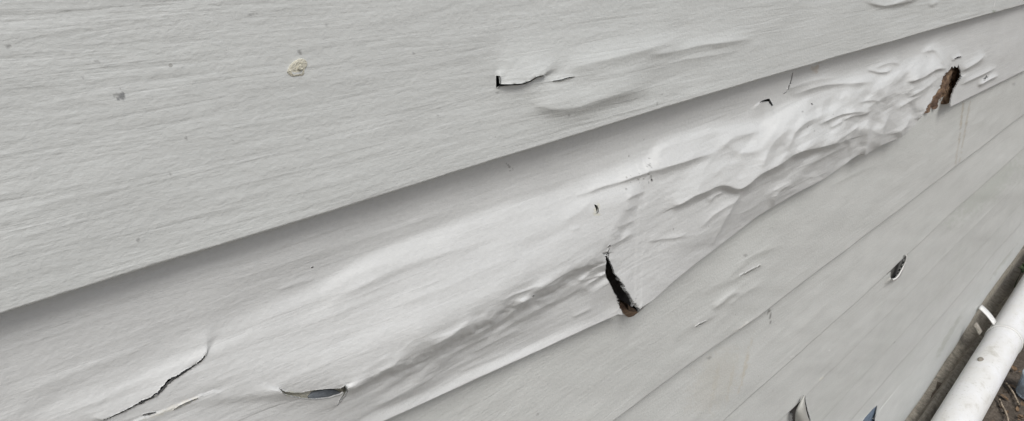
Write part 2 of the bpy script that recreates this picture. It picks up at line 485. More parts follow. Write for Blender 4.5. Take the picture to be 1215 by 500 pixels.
# --- relief of the top board --------------------------------------------------
CR1 = [(590,86),(590,103),(606,101),(620,100),(630,96),(637,91.5),(645,90)]
CR1b = [(655,96.5),(664,96),(673,93),(681,91)]
def field_top(x, y):
    H = 1.2*fbm(x*.006, y*.014, 31, 3) + .35*fbm((x+y*.3)*.014, (y+x*.30)*.09, 12, 3)
    bump(x, y, H, (622, 84), 34, 24, 12, 3.6)
    bump(x, y, H, (700, 100), 85, 34, 16, 3.0)
    T = np.zeros_like(H); lift(x, y, T, CR1, 8.0, 17, 1); H += T*(1-np.exp(-((x-592)**2+(y-79)**2)/13**2))
    ridge(x, y, H, CR1b, 1.6, 9, 2.5)
    ridge(x, y, H, [(636,124),(650,128.5),(665,130),(685,127),(705,121),(730,113),(765,103)], 6.0, 24, 8)
    ridge(x, y, H, [(665,86),(695,77),(730,69),(765,60),(782,54),(800,49)], 4.6, 20, 12)
    ridge(x, y, H, [(770,66),(800,62),(830,54),(860,51),(890,46)], 3.4, 10, 5)
    ridge(x, y, H, [(700,96),(740,86),(790,76),(840,66)], 1.4, 14, 10)
    ridge(x, y, H, [(1030,3),(1048,8),(1062,5),(1075,3),(1090,-3)], 2.6, 9, 2.5)
    ridge(x, y, H, [(1058,6),(1072,1),(1084,-3)], 1.6, 5, 2)
    ridge(x, y, H, [(1104,8),(1112,2)], 1.3, 4, 2)
    ridge(x, y, H, [(505,55),(545,50),(590,40)], .7, 14, 7)
    ridge(x, y, H, [(805,71),(845,66),(875,60)], .8, 8, 4)
    return H
CR_HOLES = [[(588.6,86),(590.2,85),(592.6,100),(606,100.2),(620,99.2),(630,95.4),(637,91),(645,89.6),(645,90.4),(637,92.4),(630,97),(620,100.6),(606,101.6),(593.5,102.8),(591,105),(588.6,104.6)],
            sliver(CR1b, 1.7)]
GREY = (.20, .20, .195); YEL = (.50, .49, .40)
st_top = [((144,115), 6, 5, 0, (.18,.185,.19), .85, 3), ((138,112), 5, 2, 20, GREY, .6, 4), ((145,106), 3, 1.2, 0, GREY, .6, 5),
          ((10,55), 3, 2, 0, GREY, .7, 6), ((356,62), 2.6, 2.4, 0, GREY, .8, 7), ((221,164), 2, 2, 0, GREY, .7, 8), ((115,73), 4, 1.5, 0, GREY, .45, 9),
          ((98,92), 2, 1.5, 0, GREY, .5, 10), ((300,17), 5, 1.6, 10, GREY, .5, 11), ((387,30), 2, 1.5, 0, GREY, .5, 12), ((164,285), 2.4, 2.4, 0, GREY, .5, 13),
          ((202,207), 2, 1.5, 0, GREY, .5, 14), ((276,167), 2, 1.3, 0, GREY, .5, 15), ((366,165), 2.4, 1.2, 0, GREY, .55, 16), ((491,64), 2.2, 1.5, 0, GREY, .5, 17),
          ((520,137), 2, 1.3, 0, GREY, .5, 18), ((590,110), 2, 1.3, 0, GREY, .5, 19), ((675,137), 2, 1.5, 0, GREY, .5, 20), ((786,112), 1.8, 1.5, 0, GREY, .6, 21), ((780,124), 1.6, 3, 0, GREY, .5, 22),
          ((1180,14), 2.6, 2.6, 0, (.16,.20,.13), .7, 23), ((1180,5), .9, 9, -6, (.85,.85,.84), .8, 24), ((268,64), 2, 2, 0, GREY, .25, 25)]
b1 = build_board(Z_EDGE[1], Z_EDGE[0], columns(.98, -60, 1300, 1.7), 240, field_top, CR_HOLES, EDGE_A, st_top, MAT_TOP, row_pow=.9)

# --- relief of the torn board -------------------------------------------------
JOINT = [(722,300),(727,288),(737,268),(748,248),(756,228),(763,210),(770,196),(776,178),(782,150),(790,120)]
U_L = [(-250,560),(-50,480),(100,432),(200,402),(300,366),(380,333),(440,298),(500,274),(560,252),(600,237),(660,220),(700,204),(760,184),(830,170),(1000,120)]
L_L = [(-250,700),(-50,620),(60,560),(160,500),(240,474),(300,468),(345,466),(400,462),(420,457),(440,447),(490,427),(520,408),(545,394),(580,375),(620,351),(640,343),(665,327),(690,317),(725,310),(800,270)]
def shift(l, d): return [(x, y+d) for x, y in l]
M_L = [((a[0]), .55*a[1]+.45*np.interp(a[0], [q[0] for q in L_L], [q[1] for q in L_L])) for a in U_L]
U_R = [(600,232),(700,206),(745,190),(770,176),(800,163),(840,151),(870,147),(900,146),(930,128),(960,112),(1000,98),(1050,78),(1100,60),(1150,45),(1215,25),(1400,-40)]
def between(f, a=U_R, b=EDGE_B):
    xa = [q[0] for q in a]; return [(x, (1-f)*np.interp(x, xa, [q[1] for q in a])+f*np.interp(x, [q[0] for q in b], [q[1] for q in b])) for x in range(600, 1401, 10)]
CRK_A = [(123,499),(150,487),(168,477),(186,469),(193,461),(199,453),(212,446),(225,437),(238,429),(246,419)]
CRK_B = [(331,463),(338,468),(345,470),(360,473),(375,474),(392,472),(404,468),(410,461)]
CRK_C = [(411,459),(412,466),(408,472),(402,480)]
T905 = [(899,123),(905,120),(913,118),(917,126)]
def field_mid(x, y):
    gl = np.exp(-((y-8-np.interp(x, [p[0] for p in L_L], [p[1] for p in L_L]))/26)**2)
    jx = x+5*fbm(x*.022, y*.022, 201, 2); jy = y+gl*14*fbm((x*.88-y*.47)*.022, (x*.47+y*.88)*.035, 211, 4, .5)*sstep(380, 500, x)
    fl = guides(jx, jy, [
        (EDGE_A, [(0,3),(1215,3)]),
        (shift(U_L, -12), [(0,-1.5),(250,-3.5),(450,-6),(700,-4)]),
        (U_L, [(0,-2.5),(250,-4.5),(450,-6),(700,-4)]),
        (shift(U_L, 22), [(0,-3),(250,-2),(400,2.6),(600,3.4),(760,3.5)]),
        (M_L, [(0,-3),(150,-1),(300,6),(500,16),(700,14)]),
        (shift(L_L, -14), [(0,-2),(150,1),(250,8),(400,21),(500,33),(620,31),(725,20)]),
        (shift(L_L, 0), [(0,-2),(150,1),(250,8),(400,19),(500,29),(620,27),(725,17)]),
        (shift(L_L, 11), [(0,-2),(150,1),(250,6),(400,11),(500,14),(620,13),(725,10)]),
        (shift(L_L, 36), [(0,6),(400,6),(500,4),(640,4),(725,7)]),
        (shift(EDGE_B, -12), [(0,4),(400,3),(500,0),(620,0),(700,4)]),
        (EDGE_B, [(0,4),(400,4.5),(500,2.5),(700,6)])])
    fr = guides(x, y, [
        (EDGE_A, [(700,3),(1000,2),(1150,0),(1215,0)]),
        (shift(U_R, -7), [(700,-4),(900,-3.5),(1060,-1),(1215,0)]),
        (U_R, [(700,-2.5),(900,-2),(1060,-.5),(1215,0)]),
        (shift(U_R, 9), [(700,2.2),(900,2.5),(1000,2),(1100,1.5),(1140,.4),(1215,0)]),
        (between(.45), [(700,12),(850,13),(950,11),(1080,7),(1120,4),(1150,.8),(1215,0)]),
        (between(.72), [(700,15),(830,14),(880,10),(1000,7),(1080,7),(1120,3),(1150,.3),(1215,0)]),
        (EDGE_B, [(700,17),(760,18),(830,10),(870,3),(940,1),(1000,2),(1060,5),(1100,7),(1127,2),(1160,.3),(1215,0)])])
    d, s = poly_dist(x, y, JOINT)
    sd = d*np.sign(s)                                    # positive to the left of the joint
    wl = sstep(-9, 9, sd)
    lo = sstep(300, 312, y)
    wl = np.where(y > 300, sstep(-1.5, 1.5, 731-x + (y-335)*.45), wl)
    H = fl*wl + fr*(1-wl)
    q = x*0
    # crumpled film: warped ridged noise, strong right of the joint
    wx = x + 14*fbm(x*.02, y*.02, 51, 2); wy = y + 14*fbm(x*.02, y*.02, 61, 2)
    along = (wx*.86 - wy*.50); across = (wx*.50 + wy*.86)
    rn = 1-np.abs(2*fbm(along*.013, across*.034, 41, 3, .45))
    inb = sstep(0, 22, y-np.interp(x, [p[0] for p in U_R], [p[1] for p in U_R]))
    zr = (1-wl)*inb*sstep(1150, 1080, x)
    H += 2.2*rn*zr*(.35+.65*sstep(820, 930, x))
    H += zr*.35*fbm(along*.06, across*.16, 77, 3)
    inl = sstep(-5, 40, y-np.interp(x, [p[0] for p in U_L], [p[1] for p in U_L]))
    al2 = x*.92-y*.39; ac2 = x*.39+y*.92
    H += wl*inl*(2.6*fbm(al2*.007, ac2*.026, 81, 3, .4) + .35*fbm(al2*.02, ac2*.10, 85, 3))
    H += .4*fbm(al2*.012, ac2*.05, 95, 3)
    rs = 1-np.abs(2.4*vnoise(along*.045, across*.085, 141))-np.abs(1.4*vnoise(along*.02+3, across*.05, 151))
    H += zr*.45*np.clip(rs, 0, 1)**2*sstep(790, 850, x)
    fw = x + 22*fbm(x*.013, y*.013, 301, 3); fv = y + 18*fbm(x*.015, y*.015, 311, 3)
    fa = fw*.84-fv*.54; fb = fw*.54+fv*.84
    H += zr*(5.2*facet(fa*.030, fb*.056, 321)*(.3+.7*sstep(800, 900, x)) + 3.0*facet(fa*.07, fb*.11, 331)*sstep(830, 960, x) + 0.6*facet(fa*.15+9, fb*.2, 351)*sstep(900, 990, x))
    fo = x*.87-y*.49; fc = x*.49+y*.87
    fo = fo+10*fbm(x*.02, y*.02, 401, 2); fc = fc+5*fbm(x*.03, y*.03, 411, 2)
    g2 = np.exp(-((y-12-np.interp(x, [p[0] for p in L_L], [p[1] for p in L_L]))/20)**2)*wl*sstep(400, 500, x)
    H += g2*(3.4*(1-np.abs(3.2*vnoise(fo*.022, fc*.10, 421))) + 2.4*facet(fo*.035, fc*.16, 431))
    H += wl*inl*(1.6*facet(al2*.013, ac2*.040, 341))
    # ---- left part: long swellings and the wrinkled fold
    for pl, a, u, dn in (
        ([(270,336),(320,318),(400,293),(480,268),(560,240)], 1.5, 16, 9), ([(20,470),(100,438),(180,408)], 1.4, 14, 9), ([(60,500),(140,466),(210,436)], 1.2, 12, 8),
        ([(390,360),(430,340),(470,318),(520,302),(560,292)], 1.8, 18, 7),
        ([(330,345),(350,338),(372,331)], .9, 4, 2),
        ([(470,360),(520,345),(570,322),(620,300)], 1.4, 14, 9),
        ([(505,415),(530,402),(552,388),(566,382)], 1.8, 6, 2.5),
        ([(548,408),(575,392),(600,378),(618,362),(632,350)], 2.4, 8, 3),
        ([(520,428),(560,408),(596,392),(625,374),(650,362),(668,350),(676,341)], 1.9, 6, 3),
        ([(560,420),(590,404),(615,392)], 1.2, 5, 2.5),
        ([(632,349),(650,338),(668,326),(690,317),(727,308)], 3.0, 10, 3),
        ([(686,334),(700,331),(714,327),(722,328)], 1.6, 5, 1.8),
        ([(545,442),(570,432),(600,420)], .8, 4, 2), ([(680,377),(690,372),(702,366)], .9, 3, 1.5),
        ([(412,466),(430,457),(452,445),(480,436)], 4.0, 11, 4),
        ([(450,482),(480,466),(510,450)], 1.6, 7, 4),
        # puckers along the joint
        ([(700,226),(718,220),(738,215),(756,208),(772,203)], 2.6, 6, 2.5),
        ([(738,213),(760,206),(785,200),(815,191),(848,180)], 4.2, 15, 5),
        ([(742,250),(749,247),(757,243)], 1.0, 4, 2), ([(733,270),(743,266),(752,261)], 1.6, 5, 2.2),
        ([(722,293),(735,287),(750,277)], 2.0, 6, 2.4), ([(729,281),(736,278)], .8, 4, 2),
        ([(744,236),(752,232),(764,227)], 1.4, 4, 2), ([(684,232),(696,229),(708,224)], 1.0, 4, 2),
        ([(668,262),(690,250),(700,240)], 1.0, 6, 4), ([(676,274),(688,270)], .9, 3, 2),
        # ---- right part: the big crest and everything above and below it
        ([(800,246),(812,240),(826,231),(838,228),(850,221),(862,219),(876,225),(888,220),(900,208),(914,201),(928,194),(940,184),(956,178),(978,174),(1006,166)], 8.0, 26, 4),
        ([(800,244),(812,241),(822,236),(834,229)], 2.2, 6, 2.5),
        ([(842,240),(848,232),(858,228)], 1.6, 4, 2),
        ([(834,268),(845,256),(860,246),(878,236)], 1.6, 6, 2.5), ([(846,288),(860,262),(872,240),(882,226)], 2.8, 10, 3),
        ([(918,246),(921,232),(928,224),(940,218)], 1.8, 5, 2), ([(770,287),(785,284),(800,283),(815,279)], 1.2, 5, 2),
        ([(850,176),(862,168),(874,160),(890,158),(904,154)], 2.6, 9, 6),
        ([(862,172),(880,182),(900,178),(915,160),(925,145)], 1.8, 8, 6),
        ([(905,196),(912,176),(925,160),(940,150)], 3.0, 12, 4), ([(935,176),(943,158),(955,146),(968,140)], 2.4, 9, 3),
        ([(944,112),(965,104),(985,100),(1005,99),(1035,97)], 3.6, 9, 4.5), ([(930,108),(960,96),(990,92)], 1.4, 7, 5),
        ([(1030,83),(1040,86),(1050,86),(1058,83)], 2.2, 5, 2), ([(1040,80),(1056,74),(1068,76)], 1.6, 5, 3),
        ([(1078,97),(1092,94),(1102,88),(1109,82.5),(1122,81)], 3.2, 8, 2.0),
        ([(1079,115),(1090,110),(1102,101),(1110,96)], 2.2, 6, 2.2), ([(1064,130),(1080,120),(1092,114)], 1.6, 5, 2.5),
        ([(974,147),(986,141),(998,136),(1012,133),(1030,133)], 2.4, 6, 2), ([(1002,142),(1014,137),(1026,136),(1034,131)], 1.8, 4, 1.6),
        ([(1020,122),(1032,119),(1044,120)], 1.2, 5, 2), ([(985,152),(1000,144)], 1.4, 4, 2),
        ([(1006,170),(1012,158),(1018,149)], 1.9, 9, 2.4), ([(1026,186),(1029,164),(1032,146)], 3.0, 11, 2.4), ([(1042,178),(1048,156),(1054,137)], 2.6, 10, 2.4),
        ([(1066,164),(1075,150),(1082,138)], 2.0, 9, 2.5), ([(990,170),(1005,160),(1020,150)], 1.6, 5, 2),
        ([(960,196),(985,182),(1008,172)], 1.2, 6, 3), ([(1095,62),(1108,58),(1116,68),(1122,78)], 2.0, 6, 3),
        ([(1142,84),(1152,79),(1163,72),(1168,66)], 2.6, 6, 2.5), ([(1142,100),(1154,94),(1168,88),(1180,81)], 2.2, 5, 2.0), ([(1162,102),(1172,96),(1183,90)], 2.2, 4, 1.6),
        ([(1130,72),(1135,68),(1141,67)], 1.6, 4, 1.5),
    ): ridge(x, y, H, pl, a*1.45, u*1.05, dn)
    lift(x, y, H, CRK_A, 5.2, 26, 1)
    lift(x, y, H, CRK_B, 7.0, 16, -1)
    lift(x, y, H, CRK_C, 2.6, 12, -1)
    lift(x, y, H, [(160,500),(178,494),(195,487),(215,480),(238,470),(255,465)], 2.2, 9, -1)
    lift(x, y, H, T905, 2.4, 9, -1)
    lift(x, y, H, [(757,366),(746,350),(738,335),(729,325),(721,304)], 4.5, 22, -1)
    lift(x, y, H, [(1127,127),(1128,114),(1131,106),(1136,98),(1141,91)], 1.2, 10, -1)
    lift(x, y, H, [(1093,138),(1105,120),(1112,109),(1117,100),(1119,90),(1124,84)], 4.0, 14, 1)
    return H
HOLE_J = [(720,300),(722,306),(729,324),(738,335),(746,350),(757,366),(758,374),(746,378),(735,366),(733,355),(728,346),(718,323),(718.6,308)]
HOLE_K = [(1128,81),(1130,79.5),(1131.5,81),(1133.5,78.5),(1135,80),(1136.5,77),(1138,80),(1140,86),(1140.5,91),(1137,97),(1132,105),(1129,113),(1127.5,120),(1126.8,132),(1117,136),(1104,140),(1092,146),
          (1093,138),(1099,129),(1105,120),(1109,113),(1112,108),(1114,106),(1116,101),(1117,96),(1119,91),(1124,85.5)]
def rough(poly, amp, n=2):
    g = np.random.default_rng(3); q = list(poly)+[poly[0]]
    for _ in range(n):
        o = []
        for a, b in zip(q[:-1], q[1:]):
            o += [a, ((a[0]+b[0])/2+g.normal()*amp, (a[1]+b[1])/2+g.normal()*amp)]
        q = o+[q[-1]]; amp *= .7
    return q[:-1]
mid_holes = [rough(HOLE_J, .8), rough(HOLE_K, .6), rough(sliver(CRK_A, 3.0), .5, 1), [(331,461),(338,464.5),(346,466),(358,466),(372,463),(390,461.5),(404,461),(410,457.5),(411.5,462),(404,468),(392,472.5),(375,474.5),(360,473.5),(345,470.5),(337,468)],
             [(411,458),(413,464),(410,470),(405,476),(400,482),(404,473),(408,467)],
             [(899.5,122.5),(905,119.3),(913,117),(917.5,125.5),(915.5,126),(911.5,120.6),(905,121.6)],
             sliver([(941,84),(939,94),(936,103),(934,110)], .9), sliver([(934,108),(929,112)], .8),
             sliver([(1132,71),(1136,68.5),(1141,67.5)], 1.6), sliver([(1168,96),(1169.5,92),(1171,89)], 1.2), sliver([(1166,94),(1173,91)], 1.0),
             sliver([(705,242.5),(708,246),(709,250),(708,254)], 2.8), sliver([(773,212),(773,215.5)], 2.2), sliver([(721,294),(724,291)], 1.8), sliver([(962,122.5),(964,124.5)], 1.6),
             sliver([(168,493),(178,491),(185,489.5)], 2.4), sliver([(205,487),(216,481),(236,472)], 1.8), sliver([(721,300),(723,294)], 1.4),
             sliver([(632,352),(634,350.5)], 1.5), sliver([(369,318),(372,316.5)], 1.8)]
def dots(n, x0, y0, x1, y1, jit, seed, r=1.0):
    g = np.random.default_rng(seed); o = []
    for k in range(n):
        t = g.random(); o.append(((x0+(x1-x0)*t+g.normal()*jit, y0+(y1-y0)*t+g.normal()*jit), r*(.7+g.random()), r*(.7+g.random()), 0, (.14,.14,.13), .6, 100+k))
    return o
st_mid = dots(14, 772, 184, 770, 215, 2, 4, .9)+dots(8, 600, 195, 612, 205, 3, 5, 1.0)+dots(10, 740, 225, 765, 205, 3, 6, .7)+dots(5, 950, 140, 990, 150, 8, 8, .8)+[
    ((966,82), 5, 4, 70, (.33,.24,.15), .35, 31), ((970,80), 2.5, 7, -10, (.36,.26,.16), .4, 32), ((350,468), 14, 3, 0, (.46,.46,.36), .6, 33),
    ((708,249), 5, 8, 0, (.55,.54,.42), .55, 34), ((205,484), 30, 3.5, 22, (.62,.60,.52), .5, 35), ((905,130), 3, 10, 0, (.5,.5,.48), .25, 36)]
b2 = build_board(Z_EDGE[2], Z_EDGE[1], columns(.885, -60, 1290, 1.05), 300, field_mid, mid_holes, EDGE_B, st_mid, MAT_FILM, lap=.0095, noret=((722,790),(1078,1140)), row_pow=.92)
tag(b2, 'buckled board with bulging torn paint film and two rotten holes')

# --- the lower boards ---------------------------------------------------------
def field_low(x, y):
    H = 1.8*fbm(x*.007, y*.02, 131, 3) + .5*fbm((x*.72-y*.69)*.012, (x*.69+y*.72)*.08, 112, 3)
    for pl, a, u, dn in (
        ([(832,350),(848,341),(862,333),(876,318),(890,305),(908,297),(928,291)], 1.8, 10, 4),
        ([(862,338),(876,329),(890,322),(906,313)], 1.8, 6, 1.6),
        ([(846,366),(856,360),(864,352),(872,347),(878,347)], 3.4, 6, 2.6),
        ([(864,364),(872,356),(886,346),(900,338)], 1.6, 5, 3),
        ([(824,389),(834,383),(848,374)], 1.6, 5, 1.6),
        ([(866,396),(880,388),(896,379),(915,366)], 1.2, 5, 1.2),
        ([(800,402),(840,372),(850,366)], 1.0, 7, 5),
        ([(985,222),(1010,208),(1040,196)], .8, 5, 2.5),
        ([(945,395),(985,356)], .6, 6, 4)): ridge(x, y, H, pl, a, u, dn)
    return H
RUST = (.40, .34, .24)
low_st = [((1141,140), 1.1, 34, -6, RUST, .6, 41), ((1146,150), 1.0, 42, -10, RUST, .5, 42), ((1135,185), .9, 25, -8, RUST, .4, 43),
          ((838,432), 14, 10, 42, (.47,.43,.34), .2, 44), ((1203,100), 2.2, 1.6, 0, GREY, .4, 46),
          ((638,492), 2, 2, 0, GREY, .6, 47), ((884,303), 2, 2, 0, GREY, .5, 48), ((883,386), 12, 1.6, 38, (.82,.82,.78), .7, 49), ((940,368), 2.5, 1.5, 40, (.82,.82,.80), .5, 50)]
b3 = build_board(Z_EDGE[3], Z_EDGE[2], columns(.77, 380, 1290, 1.8), 90, field_low, [[(700,288),(742,288),(772,356),(757,370.5),(747,376),(737,371),(712,345)], sliver([(878,327.5),(890,321),(904,314)], .8), sliver([(826,387),(832,384),(838,381)], .9)], EDGE_C, low_st, MAT_LOW)
D_ST = [((852,446), 36, 26, 43, (.50,.45,.35), .16, 51), ((884,436), 2.2, 34, -14, (.48,.41,.28), .34, 52), ((868,448), 1.8, 30, -12, (.48,.42,.30), .28, 58), ((848,458), 3, 28, -12, (.48,.42,.30), .26, 59), ((840,470), 30, 20, 43, (.50,.45,.36), .14, 57), ((914,376), .9, 9, 3, (.12,.12,.11), .9, 53), ((912,369), 1.2, 4, -20, (.15,.15,.14), .7, 54),
        ((842,425), 5, 2, 10, GREY, .55, 55), ((940,423), 3, 2, 0, (.8,.8,.78), .5, 56)]
b4 = build_board(Z_EDGE[4], Z_EDGE[3], columns(.66, 600, 1290, 2.0), 70, field_low, [], EDGE_D, D_ST, MAT_LOW, lap=.0115)
TEAR1 = [(1075.5,300.5),(1067,308),(1058.5,316),(1057,322),(1056.8,330),(1061,331.5),(1066,325),(1070.5,316.5),(1074,308)]
E_ST = [((1170,225), 60, 16, 42, (.44,.48,.42), .35, 60), ((976,449), 5, 2.5, 30, (.75,.74,.66), .7, 62), ((979,448), 1.2, 4, -10, (.12,.12,.10), .8, 63), ((984,416), 2, 1.5, 30, (.8,.8,.78), .6, 64)]
def field_e(x, y):
    H = field_low(x, y)
    lift(x, y, H, [(1058,329),(1065,325),(1069,316),(1075,302)], 2.5, 7, -1)
    return H
b5 = build_board(Z_EDGE[5], Z_EDGE[4], columns(.56, 760, 1290, 1.1), 110, field_e, [TEAR1], None, E_ST, MAT_LOW, lap=.0095)
TEAR2 = [(954,468),(948,474),(937,487),(936,490),(940,492),(940,512),(966,514),(962,500),(957,482)]
def field_f(x, y):
    H = field_low(x, y)
    lift(x, y, H, [(955,468),(957,482),(962,500),(966,515)], 3, 9, -1)
    return H
b6 = build_board(Z_EDGE[6], Z_EDGE[5], columns(.46, 820, 1290, 1.3), 90, field_f, [TEAR2], None, [((1062,407), 2, 1.5, 0, GREY, .6, 71), ((1108,402), 3, 2, 0, (.72,.72,.68), .4, 72)], MAT_LOW, lap=.0075)
b7 = build_board(Z_EDGE[7], Z_EDGE[6], columns(.36, 880, 1290, 2.4), 40, field_low, [], None, [], MAT_LOW, lap=.0075)
TEAR3 = [(1041,481),(1035,486),(1026,496),(1016,512),(1040,514),(1038,498)]
b8 = build_board(Z_EDGE[8], Z_EDGE[7], columns(.26, 940, 1290, 1.3), 80, field_low, [TEAR3], None, [], MAT_LOW, lap=.0075)
def field_base(x, y):
    H = field_low(x, y)
    return H + 5*sstep(1180, 1080, x)*sstep(380, 480, y)
b9 = build_board(Z_EDGE[9], Z_EDGE[8], columns(.15, 980, 1290, 2.0), 50, field_base, [TEAR3],
                 [(1040,590),(1085,503),(1100,474),(1125,428),(1145,392),(1170,352),(1200,312),(1215,291),(1300,175)],
                 [((1125,400), 30, 3, 60, (.30,.31,.25), .35, 81), ((1190,310), 30, 3, 53, (.32,.33,.27), .35, 82)], MAT_LOW, lap=.005)
zt = Z_EDGE[0]
for k in range(7):                     # boards above the picture
    build_board(zt, zt+.106, np.linspace(XMIN, XMAX, 60), 8, None, [], None, [], MAT_TOP); zt += .106

# rotten core and sheathing behind the torn skins
def backing(name, pts_y, z0, z1, x0, x1, mat, amp, n=(90, 40), seed=1, fr=60):
    xs = np.linspace(x0, x1, n[0]); zs = np.linspace(z0, z1, n[1]); X, Z = np.meshgrid(xs, zs)
    Y = pts_y + LAP*(Z-Z_EDGE[2])/.115+.001 + amp*fbm(X*fr, Z*fr, seed, 5, .6)
    P = np.stack([X, Y, Z], -1).reshape(-1, 3); ids = np.arange(n[0]*n[1]).reshape(n[1], n[0])
    q = np.stack([ids[:-1, :-1], ids[:-1, 1:], ids[1:, 1:], ids[1:, :-1]], -1).reshape(-1, 4)
    return mesh_np(name, P, q, mat, b2, True)
k0 = on_y(1093, 138); k1 = on_y(1141, 80)
rot = backing('exposed_wood', .0060, .833, .915, .86, 1.08, MAT_WOOD, .006, (140, 60), 21)
j0 = on_y(738, 340)
core = backing('wood_core', .0155, .795, .925, j0[0]-.12, j0[0]+.14, MAT_SHEATH, .005, (90, 50), 22)  # near-black in place of wood brown: shade inside the hole put into the colour
# split end of rotten wood at the foot of the long tear
bm = bmesh.new(); o_ = [(734,364),(737,358),(741,363),(745,361),(749,366),(754,367),(757,371),(752,375),(746,377),(739,372)]
fr_ = [bm.verts.new(on_y(x, y, .0015+.002*((i*7) % 3))) for i, (x, y) in enumerate(o_)]
bk_ = [bm.verts.new(on_y(x, y, .0015+.002*((i*7) % 3))+np.array([0, .012, 0])) for i, (x, y) in enumerate(o_)]
cc_ = bm.verts.new(on_y(746, 369, -.001))
for i in range(len(o_)):
    j = (i+1) % len(o_); bm.faces.new((fr_[i], fr_[j], bk_[j], bk_[i])); bm.faces.new((fr_[j], fr_[i], cc_))
obj_bm('wood_splinter', bm, MAT_WOOD, b2)
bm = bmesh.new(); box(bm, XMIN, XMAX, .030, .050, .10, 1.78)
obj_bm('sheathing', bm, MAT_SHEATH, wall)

# grey underlay seen through the small tears
def patch(parent, poly, Y, mat, name, grow=1.6):
    c = np.mean(np.array(poly), 0)
    pts = [on_y(c[0]+(x-c[0])*grow, c[1]+(y-c[1])*grow, Y) for x, y in poly]
    bm = bmesh.new(); vs = [bm.verts.new(p) for p in pts]; f = bm.faces.new(vs)
    r = bmesh.ops.extrude_face_region(bm, geom=[f]); bmesh.ops.translate(bm, vec=(0, .002, 0), verts=[v for v in r['geom'] if isinstance(v, bmesh.types.BMVert)])
    bmesh.ops.triangulate(bm, faces=bm.faces[:])
    return obj_bm(name, bm, mat, parent)
patch(b2, [(326,456),(410,452),(416,468),(395,477),(335,474)], .0004, MAT_CHIP, 'underlay', 1.0)
patch(b2, [(371,466),(385,463),(398,463),(404,466),(392,474),(376,475),(366,472)], -.0004, MAT_WRAP, 'underlay', 1.0)
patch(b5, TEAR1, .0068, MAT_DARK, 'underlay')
li = smooth_poly([(1075.3,301.5),(1074,309),(1070,318),(1063,329.5),(1058,331)], 1); lo_ = smooth_poly([(1075.8,302.5),(1075.8,310),(1072.3,319.5),(1066,331),(1060,334)], 1)
TEAR_LIP = [[on_y(a[0]+(b[0]-a[0])*k, a[1]+(b[1]-a[1])*k, -.001-.0022*math.sin(k*math.pi)) for k in (0, .33, .66, 1)] for a, b in zip(li, lo_)]
patch(b6, TEAR2, .014, MAT_SHEATH, 'underlay')
patch(b8, TEAR3, .0045, MAT_BLUE, 'underlay', 1.5)

# curled flap hanging out of the tear on the lower board
def strip(name, parent, rows, mat, th=.0010):
    """a thin curved sheet: rows of world points"""
    bm = bmesh.new(); g = [[bm.verts.new(p) for p in r] for r in rows]
    for a, b in zip(g[:-1], g[1:]):
        for i in range(len(a)-1): bm.faces.new((a[i], a[i+1], b[i+1], b[i]))
    o = obj_bm(name, bm, mat, parent, True)
    s = o.modifiers.new('thickness', 'SOLIDIFY'); s.thickness = th; s.offset = 0
    return o
rows = []
for t in np.linspace(0, 1, 9):
    rx = 954+t*t*14; ry = 469+t*46
    lx = 953.5-10*min(1, t/.42); ly = 470+t*44
    row = []
    for s in np.linspace(0, 1, 7):
        xx = lx+(rx-lx)*s; yy = ly+(ry-ly)*s
        row.append(on_y(xx, yy, -.0025-.016*t*math.sin(s*math.pi/2)))
    rows.append(row)
strip('torn_flap', b6, rows, MAT_FLAP)
strip('torn_lip', b5, TEAR_LIP, MAT_CLIP, .0006)
# bare dried patch where a chip has come off the top board
def blob(parent, name, outline, Y, mat, h):
    pts = smooth_poly(list(outline)+[outline[0]], 2)[:-1]
    c = np.mean(np.array(pts), 0); bm = bmesh.new(); rings = []
    for f, hh in ((1.0, 0), (.93, h), (.6, h*.55), (.25, h*.8)):
        rings.append([bm.verts.new(on_y(c[0]+(x-c[0])*f, c[1]+(y-c[1])*f, Y-hh)) for x, y in pts])
    n = len(pts)
    for a, b in zip(rings[:-1], rings[1:]):
        for i in range(n): bm.faces.new((a[i], a[(i+1) % n], b[(i+1) % n], b[i]))
    bm.faces.new(rings[-1]); return obj_bm(name, bm, mat, parent, True)
def y_board(z, zb, ztop): return LAP*(z-zb)/(ztop+.013-zb)
zz = on_y(352, 80)[2]
blob(b1, 'bare_patch', [(340,86),(344,77),(350,72),(357,69),(363,71),(366,77),(361,83),(362,90),(353,91),(345,92)], y_board(zz, Z_EDGE[1], Z_EDGE[0])+.0002, MAT_CHIP, .0006)
blob(b1, 'bare_patch', [(353,82),(356,77),(361,78),(359,84)], y_board(zz, Z_EDGE[1], Z_EDGE[0])-.0003, MAT_CHIP, .0005)

# concrete footing under the boards
n = 200; xs = np.linspace(XMIN, XMAX, n)
prof = [(.06,.085),(.012,.06),(.010,.0),(-.014,-.006),(-.018,.006),(-.022,.012),(-.032,.010),(-.037,.004),(-.040,-.03)]
P = np.array([[[x, y+.003*fbm(np.array([x*5.]), np.array([k*.3]), 14)[0], z+.003*fbm(np.array([x*6.]), np.array([k*.3+2]), 15)[0]] for x in xs] for k, (y, z) in enumerate(prof)])
ids = np.arange(n*len(prof)).reshape(len(prof), n)
mesh_np('footing', P.reshape(-1, 3), np.stack([ids[:-1,:-1], ids[1:,:-1], ids[1:,1:], ids[:-1,1:]], -1).reshape(-1, 4), MAT_CONC, wall, True)

